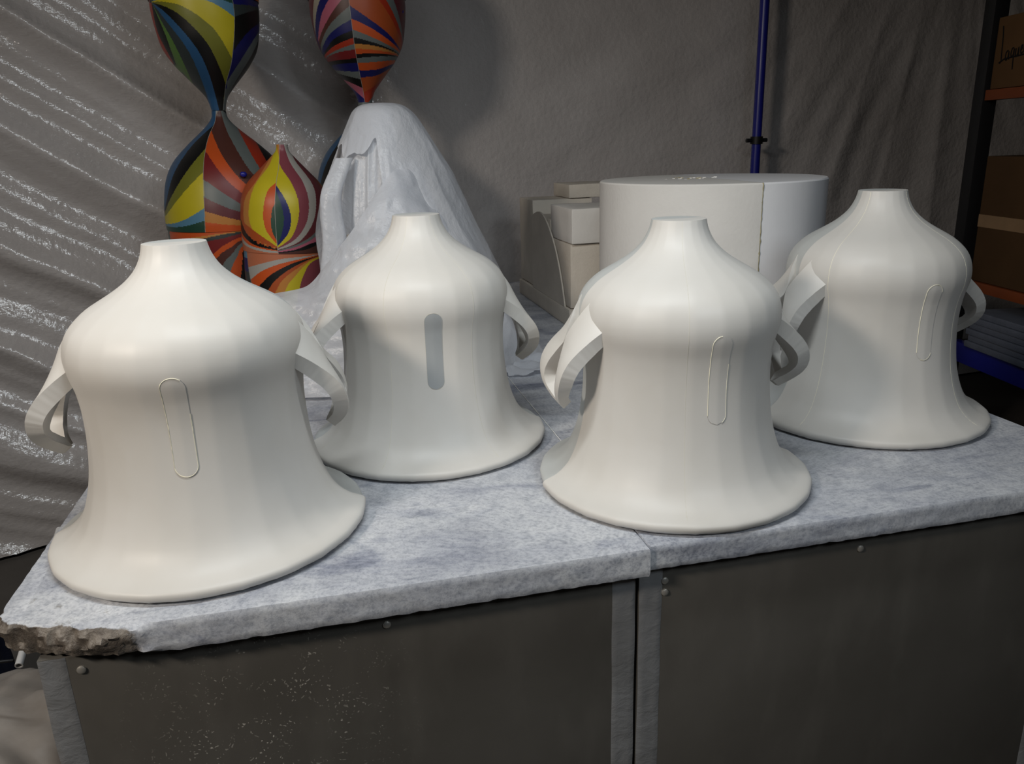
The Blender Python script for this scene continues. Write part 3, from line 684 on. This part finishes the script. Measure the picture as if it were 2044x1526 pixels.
 "vase_foot":{"seam":[[-0.926,1.021],[-0.91,0.991],[-0.87,0.741],[-0.671,0.413]],"left":[[[-1.248,1.021],[-0.833,1.021]],[[-1.259,0.933],[-0.82,0.933]],[[-1.277,0.805],[-0.764,0.805]],[[-1.395,-0.077],[-0.639,-0.077]]],"lc":["ltblue","navy","slate"],"right":[[[-1.029,1.011],[0.946,1.011]],[[-1.056,0.815],[-0.88,0.854],[-0.53,0.913],[-0.036,0.962],[0.943,0.986]],[[-1.028,0.658],[-0.846,0.741],[-0.59,0.835],[-0.164,0.913],[0.551,0.972],[0.943,0.984]],[[-0.945,0.55],[-0.657,0.697],[-0.373,0.815],[0.079,0.913],[0.55,0.962],[0.943,0.983]],[[-0.709,0.491],[-0.466,0.668],[-0.282,0.766],[0.074,0.874],[0.524,0.952],[0.942,0.981]],[[-0.543,0.452],[-0.295,0.668],[-0.135,0.766],[0.17,0.864],[0.498,0.942],[0.942,0.979]],[[-0.329,0.413],[-0.1,0.668],[0.06,0.766],[0.447,0.923],[0.942,0.977]],[[-0.001,0.315],[0.193,0.668],[0.309,0.805],[0.494,0.913],[0.942,0.975]],[[0.19,-0.077],[0.892,0.609],[0.941,0.972]]],"rc":["salmon","ltgrey","orange","black","rust","ochre","yellow","mauve"]}}
COLPROF = [(0, .135), (.07, .165), (.14, .225), (.28, .46), (.42, .70), (.57, .88), (.76, .965), (.93, 1.0), (1, .995)]
LOWPROF = [(0, .105), (.06, .125), (.14, .24), (.28, .52), (.42, .76), (.57, .90), (.76, .975), (.93, 1.0), (1, .995)]
VASPROF = [(0, .125), (.06, .15), (.12, .27), (.245, .55), (.34, .76), (.42, .88), (.51, .955), (.61, .985), (.8, 1.0), (1, .985)]
def inside(poly, x, y):
    c = False; j = len(poly) - 1
    for i in range(len(poly)):
        xi, yi = poly[i]; xj, yj = poly[j]
        if (yi > y) != (yj > y) and x < (xj - xi) * (y - yi) / (yj - yi) + xi: c = not c
        j = i
    return c
def smooth_curve(c, n=5):
    if len(c) < 3: return [tuple(p) for p in c]
    out = []
    for i in range(len(c) - 1):
        p0 = c[max(i - 1, 0)]; p1 = c[i]; p2 = c[i + 1]; p3 = c[min(i + 2, len(c) - 1)]
        for k in range(n):
            t = k / n
            out.append(tuple(.5 * ((2 * p1[d]) + (-p0[d] + p2[d]) * t + (2 * p0[d] - 5 * p1[d] + 4 * p2[d] - p3[d]) * t * t + (-p0[d] + 3 * p1[d] - 3 * p2[d] + p3[d]) * t ** 3) for d in (0, 1)))
    out.append(tuple(c[-1])); return out
def painted_bulb(name, key, prof, R, z_pinch, z_joint, parent, wide=1.0, label=None):
    P = PAINT[key]
    seam = smooth_curve(P['seam']); seam.sort(key=lambda p: p[1])
    def seam_x(t):
        if t <= seam[0][1]: return seam[0][0]
        for a, b in zip(seam, seam[1:]):
            if t <= b[1]: return lerp(a[0], b[0], (t - a[1]) / max(1e-6, b[1] - a[1]))
        return seam[-1][0]
    def bands(curves, cols):
        cs = [smooth_curve(c) for c in curves]; out = []
        for a, b, c in zip(cs, cs[1:], cols):
            poly = a + b[::-1]; xs = [p[0] for p in poly]; ys = [p[1] for p in poly]
            out.append((min(xs), max(xs), min(ys), max(ys), poly, c))
        return out
    bl, br = bands(P['left'], P['lc']), bands(P['right'], P['rc'])
    if 'left2' in P: bl = bands(P['left2'], P['lc2']) + bl
    names = sorted(set(P['lc'] + P['rc'] + P.get('lc2', []))); idx = {n: i for i, n in enumerate(names)}
    def colour(x, t):
        side = bl if x < seam_x(t) else br
        for x0, x1, y0, y1, poly, c in side:
            if x0 <= x <= x1 and y0 <= t <= y1 and inside(poly, x, t): return idx[c]
        best = 0; bd = 9
        for x0, x1, y0, y1, poly, c in side:
            for px, py in poly:
                d = (px - x) ** 2 + (py - t) ** 2
                if d < bd: bd = d; best = idx[c]
        return best
    nv = 200 if 'vase' in key else 150                      # dense on the front, where the stripes show
    azs = [lerp(-pi * .56, pi * .56, i / 219) for i in range(220)] + [lerp(pi * .56, pi * 1.44, i / 21) for i in range(1, 21)]
    nu = len(azs); verts = []
    for az in azs:
        for j in range(nv):
            t = j / (nv - 1); r = R * pl(prof, t)
            verts.append((r * sin(az), -r * cos(az), lerp(z_pinch, z_joint, t)))
    faces = grid_faces(nu, nv, True)
    if z_joint < z_pinch: faces = [q[::-1] for q in faces]
    mats = []
    for i in range(nu):
        az = (azs[i] + (azs[i + 1] if i + 1 < nu else azs[0] + 2 * pi)) / 2
        for j in range(nv - 1):
            t = (j + .5) / (nv - 1); mats.append(colour(sin(az) * pl(prof, t) * wide, t))
    for j in (0, nv - 1):
        c = len(verts); verts.append((0, 0, verts[j][2]))
        for i in range(nu):
            faces.append((i * nv + j, ((i + 1) % nu) * nv + j, c)); mats.append(0)
    o = mesh_obj(name, verts, faces, None, parent, True)
    for n in names: o.data.materials.append(PM[n])
    o.data.polygons.foreach_set('material_index', mats)
    o.data.set_sharp_from_angle(angle=radians(50))
    vv = []; n = 90
    for k in range(n + 1):
        t = k / n; rp = pl(prof, t); q = seam_x(t) / max(.02, rp)
        az = math.asin(max(-.97, min(.97, q))); r = R * rp + .0006
        for s in (-1, 1):
            aa = az + s * .0006 / r; vv.append((r * sin(aa), -r * cos(aa), lerp(z_pinch, z_joint, t)))
    mesh_obj('panel_seam', vv, grid_faces(n + 1, 2), PM['ltgrey'], o)
    if label: o['label'] = label
    return o
CAMXY = Vector((-0.45322731, -1.03128447))
def face_cam(x, y):
    d = Vector((x, y)) - CAMXY; return atan2(d.y, d.x) - pi / 2
def blob(name, parent, loc, s, mat):
    bm = bmesh.new(); bmesh.ops.create_icosphere(bm, subdivisions=2, radius=1)
    for q in bm.verts: q.co = Vector((q.co.x * s[0], q.co.y * s[1], q.co.z * s[2])) * (1 + .25 * noise.noise(q.co * 2 + Vector(loc) * 30))
    me = bpy.data.meshes.new(name); bm.to_mesh(me); bm.free(); me.materials.append(mat)
    me.polygons.foreach_set('use_smooth', [True] * len(me.polygons))
    o = bpy.data.objects.new(name, me); COL.objects.link(o); o.parent = parent; o.location = loc; return o
x, y = -.768, 1.88
col1 = thing('striped_column', 'tall stacked painted column with yellow, blue, black and orange swooping stripes', 'sculpture', (x, y, T), face_cam(x, y))
painted_bulb('foot_bulb', 'c1_foot', LOWPROF, .2135, 0, .378, col1)
painted_bulb('lower_bulb', 'c1_lower', LOWPROF, .2165, .757, .379, col1)
painted_bulb('upper_bulb', 'c1_upper', COLPROF, .1655, .758, 1.088, col1)
painted_bulb('top_bulb', 'c1_lower', COLPROF, .1690, 1.42, 1.0885, col1)
blob('blue_tack', col1, (.050, -.197, .555), (.011, .006, .009), M['blue_pipe'])['label'] = 'small blue dab'
blob('black_knob', col1, (-.128, -.03, .94), (.006, .006, .008), M['rubber'])
x, y = -.272, 2.06
col2 = thing('striped_column', 'tall painted column with red, navy, pink and grey fan stripes behind the plastic sheet', 'sculpture', (x, y, T), face_cam(x, y))
painted_bulb('foot_bulb', 'c1_foot', LOWPROF, .2070, 0, .385, col2)
painted_bulb('lower_bulb', 'c1_lower', LOWPROF, .2085, .772, .3855, col2)
painted_bulb('upper_bulb', 'c2_upper', COLPROF, .1690, .773, 1.128, col2)
painted_bulb('top_bulb', 'c1_lower', COLPROF, .1725, 1.46, 1.1285, col2)
v, f = tube([(0, 0, .768), (0, 0, .785)], .0265, 20); mesh_obj('grey_collar', v, f, PM['grey'], col2, angle=40)
blob('blue_tack', col2, (.150, -.060, 1.082), (.008, .005, .009), M['blue_pipe'])['label'] = 'small blue dab'
x, y = -.598, 1.60
vase = thing('striped_vase', 'small painted vase with a yellow, orange and navy flame shape, beside the plastic sheet', 'sculpture', (x, y, T), face_cam(x, y))
vase.rotation_euler[1] = radians(3.0)
painted_bulb('foot_bulb', 'vase_foot', VASPROF, .137, 0, .320, vase)
painted_bulb('neck_bulb', 'vase_upper', VASPROF, .139, .643, .3205, vase)

# ------------------------------------------------------------------ form under a plastic sheet
def drape():
    cx, cy = -.27, 1.30
    form = thing('covered_form', 'pale cast form hidden under the white plastic sheet', 'casting', (cx - .035, cy, T))
    pr = [(0, .130), (.03, .132), (.25, .105), (.42, .098), (.54, .090), (.62, .070), (.66, .035)]
    nu = 48; vv = []
    for i in range(nu):
        a = 2 * pi * i / nu
        for k in range(40):
            z = .66 * k / 39; r = pl(pr, z); vv.append((r * cos(a), r * sin(a), z))
    ff = grid_faces(nu, 40, True); c = len(vv); vv.append((0, 0, .661))
    ff += [(i * 40 + 39, ((i + 1) % nu) * 40 + 39, c) for i in range(nu)]
    mesh_obj('form_body', vv, ff, M['cast'], form, True)
    root = thing('plastic_sheet', 'crumpled white plastic sheet draped over a form between the bells', 'plastic sheet', (cx, cy, T))
    # hood: polar cloth; radius at each height differs between its right and left sides; hem lifted toward the camera's left
    ZP = [(0, .742), (.04, .741), (.10, .728), (.17, .695), (.28, .610), (.42, .480), (.60, .310), (.80, .135), (1.0, .005)]
    RR = [(0, .0), (.04, .040), (.10, .072), (.17, .100), (.28, .138), (.42, .186), (.60, .262), (.80, .335), (1.0, .40)]
    RL = [(0, .0), (.04, .045), (.10, .074), (.17, .094), (.28, .130), (.42, .166), (.60, .195), (.80, .235), (1.0, .300)]
    nu, nv = 300, 120; verts = []
    def ridge(x, y, z): return 1 - 2 * abs(N3(x, y, z))
    for i in range(nu):
        az = -pi + 2 * pi * i / nu
        q = ((az - radians(-138) + pi) % (2 * pi)) - pi
        open_ = max(0, min(1, (radians(56) - abs(q)) / radians(22)))
        lim = 1.0 - (.72 - .10 * (q / radians(50)) * (1 if q < 0 else -.2)) * open_ ** .6
        if open_ > 0: lim += (.07 * N3(az * 3, 1, 2) + .012 * N3(az * 9, 3, 2)) * open_
        for j in range(nv):
            s = lim * (j / (nv - 1)) ** .85
            wgt = (1 + cos(az)) / 2; wgt = wgt * wgt * (3 - 2 * wgt)
            r, z = lerp(pl(RL, s), pl(RR, s), wgt), pl(ZP, s)
            k = max(0, min(1, (s - .06) / .3))
            tw = az - 1.1 * s
            fold = .020 * ridge(tw * 1.15, s * 1.3, 2.2) + .006 * ridge(tw * 2.2 + 3, s * 3.4, 7.7) + .0022 * ridge(tw * 4, s * 9, 4.1) + .012 * N3(cos(az) * 1.5, sin(az) * 1.5, s * 2 + 3)
            fl = .020 * open_ * max(0, s - .22) / .2
            r2 = max(.0, r + k * fold * (.7 + .9 * s) + fl * (1 + N3(az * 9, 2, 1)))
            x = r2 * cos(az); yy = r2 * sin(az) * .86
            zz = z + .012 * N3(cos(az) * 3 * s, sin(az) * 3 * s, 7) * min(1, s * 6)
            verts.append((x, yy, max(.003, zz)))
    mesh_obj('hood', verts, grid_faces(nu, nv, True), M['film'], root, True)
    # inner layer hanging below the hood's brim on the open side
    nu2, nv2 = 110, 60; verts = []
    for i in range(nu2):
        az = radians(lerp(-196, -78, i / (nu2 - 1)))
        hem = .50 + .05 * N3(az * 4, 5, 1) + .03 * N3(az * 13, 2, 6)
        for j in range(nv2):
            s = lerp(.12, hem, j / (nv2 - 1)); wgt = (1 + cos(az)) / 2; wgt = wgt * wgt * (3 - 2 * wgt)
            r = lerp(pl(RL, s), pl(RR, s), wgt) * .90 - .004; z = pl(ZP, s)
            r += .012 * ridge(az * 2.2, s * 1.5, 9) * min(1, (s - .12) * 8) + .005 * ridge(az * 6, s * 4, 3) * min(1, (s - .12) * 8)
            verts.append((r * cos(az), r * sin(az) * .86, z))
    mesh_obj('inner_layer', verts, grid_faces(nu2, nv2), M['film'], root, True)
    # long curtain of film swept from the front of the hood down to the left over the bench
    nu, nv = 110, 60; verts = []
    A = [(0, .070, -.085, .590), (.15, -.010, -.165, .548), (.32, -.105, -.205, .432), (.5, -.180, -.205, .345), (.66, -.250, -.180, .272), (.82, -.340, -.170, .255), (1, -.46, -.16, .225)]
    Bp = [(0, .27, -.20, .004), (.2, .12, -.31, .004), (.4, -.03, -.33, .004), (.6, -.18, -.33, .004), (.8, -.32, -.30, .004), (1, -.47, -.26, .004)]
    for i in range(nu):
        s = i / (nu - 1)
        a = Vector([pl([(r[0], r[k]) for r in A], s) for k in (1, 2, 3)]); b = Vector([pl([(r[0], r[k]) for r in Bp], s) for k in (1, 2, 3)])
        for j in range(nv):
            t = j / (nv - 1); p = a.lerp(b, t)
            bulge = .018 * sin(pi * t) + .016 * ridge(s * 2.2 + t * 2.6, t * .8, 3) * min(1, t * 6) + .007 * ridge(s * 7 + t * 6, t * 3, 6) + .003 * ridge(s * 16, t * 14, 9)
            roll = .020 * max(0, 1 - t / .08) ** 2
            verts.append((p.x, p.y - bulge - .01 + roll, max(.004, p.z + .35 * bulge)))
    mesh_obj('swept_fold', verts, grid_faces(nu, nv), M['film'], root, True)
    # loosely rolled edge hanging at the left
    pts = [(-.120, -.100, .600), (-.160, -.135, .52), (-.168, -.142, .46), (-.166, -.150, .38), (-.180, -.155, .28), (-.20, -.16, .17), (-.22, -.16, .06), (-.23, -.16, .012)]
    P2 = []; n = 60
    for k in range(n):
        s = k / (n - 1) * (len(pts) - 1)
        P2.append(Vector([pl([(i, q[d]) for i, q in enumerate(pts)], s) for d in range(3)]))
    verts = []
    for i, p in enumerate(P2):
        s = i / (n - 1)
        for k in range(28):
            a = -2.4 + 4.6 * k / 27; rr = (.024 + .020 * s) * (1 + .14 * N3(a * 1.5, s * 5, 2))
            verts.append((p.x + rr * sin(a), p.y - rr * cos(a) * .6, p.z))
    mesh_obj('rolled_edge', verts, grid_faces(n, 28), M['film'], root, True)
    # hem trailing over the bench top, to the right and to the left
    def trail(outline, seed, amp):
        xs = [p[0] for p in outline]; ys = [p[1] for p in outline]; st = .008
        nx = int((max(xs) - min(xs)) / st) + 2; ny = int((max(ys) - min(ys)) / st) + 2
        idx = {}; verts = []; faces = []
        for i in range(nx):
            for j in range(ny):
                x = min(xs) + i * st; y = min(ys) + j * st
                if inside(outline, x + .006 * N3(x * 20, y * 20, seed), y + .006 * N3(x * 20, y * 20, seed + 3)):
                    z = .004 + amp * abs(N3(x * 7 + y * 3, y * 11, seed)) + amp * .5 * abs(N3(x * 20, y * 20, seed + 2))
                    idx[i, j] = len(verts); verts.append((x - cx, y - cy, z))
        for (i, j), a in idx.items():
            q = [idx.get(k) for k in ((i, j), (i + 1, j), (i + 1, j + 1), (i, j + 1))]
            if None not in q: faces.append(tuple(q))
        mesh_obj('trailing_hem', verts, faces, M['film'], root, True)
    trail([(-.16, 1.10), (-.05, 1.02), (.03, .985), (.10, .995), (.17, 1.0), (.215, 1.04), (.20, 1.12), (.14, 1.20), (.05, 1.30), (.09, 1.44), (.13, 1.62), (.02, 1.66), (-.1, 1.5)], 3, .034)
    trail([(-.72, 1.25), (-.60, 1.02), (-.44, .93), (-.28, .96), (-.25, 1.12), (-.36, 1.3), (-.45, 1.42), (-.62, 1.42)], 11, .040)
drape()

# ------------------------------------------------------------------ rack at the right, running away from the camera
def rack():
    d = Vector((sin(radians(8.9)), cos(radians(8.9)), 0)); nrm = Vector((d.y, -d.x, 0))
    o0 = Vector((-.4532, -1.0313, 0))
    ang = -radians(8.9)
    root = thing('storage_rack', 'black steel storage rack with orange and blue shelf beams at the right edge', 'shelf', (o0 + nrm * 2.15 + d * 3.2), ang)
    # local frame: +x away from the bench (right), +y along the rack away from camera; post front face at x=0,y=0
    def part(name, a, mat, bev=.003): return rbox(name, *a, M[mat], root, bev)
    part('post', (-.005, .055, -.03, .035, 0, 2.75), 'black_steel'); part('post', (.85, .91, -.03, .035, 0, 2.75), 'black_steel')
    part('post', (-.005, .055, -2.3, -2.235, 0, 2.75), 'black_steel'); part('post', (.85, .91, -2.3, -2.235, 0, 2.75), 'black_steel')
    for z, m in ((.735 + T, 'orange_steel'), (-.02 + T, 'orange_steel'), (-.335 + T, 'blue_pipe')):
        h = .04 if m == 'orange_steel' else .085
        part('shelf_beam', (.0, .04, -2.232, -.033, z, z + h), m); part('shelf_beam', (.86, .90, -2.232, -.033, z, z + h), m)
        part('shelf_board', (.042, .858, -2.232, -.033, z + h - .018, z + h), 'dark')
    part('shelf_board', (.0, .858, -2.232, -.033, 1.38 + T, 1.40 + T), 'dark')  # top board out of view, added to shade the rack below
    M2 = root.matrix_basis
    def put(o, x, y, z):
        o.location = root.location + Matrix.Rotation(ang, 3, 'Z') @ Vector((x, y, z)); o.rotation_euler = (0, 0, ang); return o
    # boxes
    b = thing('cardboard_box', 'cardboard box with black marker writing, on the upper orange shelf', 'box'); put(b, .012, -.54, .777 + T)
    rbox('carton', 0, .45, 0, .50, 0, .262, M['card'], b, .004, .0006, 2, 2)
    def stroke(pts, wd=.0032):
        v, f = tube([(-.0016, .50 - ((q[0] - .10) * .42 + .032), (q[1] - .10) * .62 + .095) for q in pts], wd, 6); v = [(lerp(-.0012, p[0], .25), p[1], p[2]) for p in v]
        return v, f
    # handwriting, y measured from the far end: L a q u e d
    S = [[(.10, .315), (.115, .25), (.125, .16), (.13, .105), (.105, .10), (.135, .107), (.17, .118)],
         [(.215, .165), (.19, .155), (.185, .125), (.20, .11), (.22, .13), (.225, .16), (.23, .12), (.24, .115)],
         [(.285, .175), (.265, .172), (.255, .145), (.265, .125), (.285, .135), (.292, .17), (.294, .11), (.30, .05)],
         [(.315, .17), (.315, .135), (.33, .125), (.345, .14), (.35, .175), (.355, .13), (.362, .13)],
         [(.375, .15), (.395, .165), (.40, .18), (.385, .18), (.378, .155), (.39, .135), (.41, .145)],
         [(.445, .175), (.425, .175), (.42, .15), (.435, .14), (.452, .16), (.45, .22), (.455, .15), (.475, .135)],
         [(.17, .118), (.26, .122), (.40, .127), (.47, .134)],
         [(.485, .085), (.483, .055)], [(.485, .08), (.50, .09), (.51, .08), (.512, .055)]]
    vs = []; fs = []
    for s in S:
        v, f = stroke(smooth_curve(s, 4)); o = len(vs); vs += v; fs += [tuple(i + o for i in q) for q in f]
    mesh_obj('marker_writing', vs, fs, M['ink'], b)['label'] = 'handwritten black marker word'
    b = thing('cardboard_box', 'taped plain cardboard box on the lower orange shelf', 'box'); put(b, .012, -.82, .022 + T)
    c = rbox('carton', 0, .45, 0, .735, 0, .50, M['card_dark'], b, .004, .0006, 2, 6)
    rbox('packing_tape', -.0015, .001, .0, .735, .22, .27, M['packtape'], b, 0)
    b = thing('cardboard_box', 'unseen dark cardboard box added on the top rack shelf to shade the rack', 'box'); put(b, .03, -1.0, 1.402 + T)  # unseen box, added with the top board to keep the rack dark
    rbox('carton', 0, .5, 0, .92, 0, .28, M['card_dark'], b, .004, .001, 2, 8)
    # stack of wrapped boards on the blue-beamed shelf
    st = thing('board_stack', 'stack of grey wrapped boards on the blue-beamed lower shelf', 'board stack'); put(st, -.02, -1.65, -.2485 + T)
    for k in range(6):
        rbox('board', .006 * (k % 2), .62, -.01 * (k % 3), 1.5 - .01 * (k % 2), k * .0262, k * .0262 + .025, M['greybox'], st, .003, .002, 2, k)
    lb = rbox('paper_label', -.003, .0, .62, .86, .022, .112, M['packtape'], st, 0)
    v, f = tube([(.10, 1.2, .178), (.55, .7, .178)], .014, 10); o = mesh_obj('offcut_rod', v, f, M['greybox'], None, angle=40); put(o, -.02, -1.65, -.249 + T)
    tag(o, 'short pale rod lying on the stack of grey boards', 'rod')
rack()

# ------------------------------------------------------------------ things beside the bench, lower left
def lower_left():
    t = thing('plastic_sack', 'crumpled translucent plastic sack on the floor beside the bench base', 'plastic sack', (-1.17, .36, -.0))
    nu, nv = 90, 60; verts = []
    for i in range(nu):
        a = 2 * pi * i / nu
        for j in range(nv):
            s = j / (nv - 1)
            r = pl([(0, .17), (.3, .21), (.6, .215), (.8, .19), (.92, .12), (1, .0)], s); z = pl([(0, 0), (.3, .18), (.6, .37), (.8, .475), (.92, .518), (1, .53)], s)
            k = 1 + .16 * N3(cos(a) * 1.6, sin(a) * 1.6, z * 4) + .10 * abs(N3(cos(a) * 4, sin(a) * 4, z * 9)) + .03 * N3(cos(a) * 10, sin(a) * 10, z * 24)
            verts.append((max(-.4, r * k * cos(a)), r * k * 1.1 * sin(a), z + .03 * N3(cos(a) * 3 * r * 5, sin(a) * 3 * r * 5, 3) * s))
    mesh_obj('sack_skin', verts, grid_faces(nu, nv, True), M['dirty_film'], t, True)
    vv = []; n2 = 24
    for i in range(n2):
        a = 2 * pi * i / n2
        for j in range(14):
            s = j / 13; vv.append((.13 * cos(a) * (1 + .2 * N3(cos(a) * 2, sin(a) * 2, s * 3)), .14 * sin(a), .36 * s))
    ff = grid_faces(n2, 14, True); ff.append(tuple(i * 14 + 13 for i in range(n2)))
    mesh_obj('sack_filling', vv, ff, M['card'], t, True)['label'] = 'tan paper filling'
    v, f = tube([(-1.055, .62, .78), (-1.049, .34, .688), (-1.048, .30, .675)], .0068, 14, False)
    v2, f2 = tube([(-1.055, .62, .78), (-1.049, .34, .688), (-1.048, .30, .675)], .0048, 14, False)
    n = len(v); v = v + v2; f = f + [tuple(i + n for i in q[::-1]) for q in f2]
    m = 2 * 14; f += [(m + k, m + (k + 1) % 14, n + m + (k + 1) % 14, n + m + k) for k in range(14)]
    o = mesh_obj('steel_pipe', v, f, M['steel'], None, angle=50); tag(o, 'thin open-ended steel pipe jutting out under the chipped slab', 'pipe')
    v, f = tube([(-1.30, .42, .645), (-1.2, .36, .665), (-1.12, .33, .672), (-1.062, .318, .676)], .0028, 8)
    o = mesh_obj('cable', v, f, M['rubber'], None, True); tag(o, 'thin dark cable running to the steel pipe', 'cable')
    t = thing('navy_bag', 'dark navy cloth bag on the floor at the left edge, behind the slab corner', 'bag', (-1.535, .86, 0))
    verts = []; nu, nv = 60, 40
    for i in range(nu):
        a = 2 * pi * i / nu
        for j in range(nv):
            s = j / (nv - 1); r = pl([(0, .16), (.4, .20), (.75, .17), (.92, .09), (1, 0)], s); z = .66 * pl([(0, 0), (.4, .42), (.75, .84), (.92, .97), (1, 1)], s)
            k = 1 + .2 * N3(cos(a) * 2, sin(a) * 2, z * 4)
            verts.append((r * k * cos(a), r * k * sin(a), z))
    mesh_obj('bag_body', verts, grid_faces(nu, nv, True), M['navy_cloth'], t, True)
    v, f = tube([(.05 + .03 * sin(k), -.10 + .02 * cos(k * 2), .58 + .012 * k) for k in range(7)], .006, 8)
    mesh_obj('drawstring', v, f, M['chip'], t, True)
lower_left()
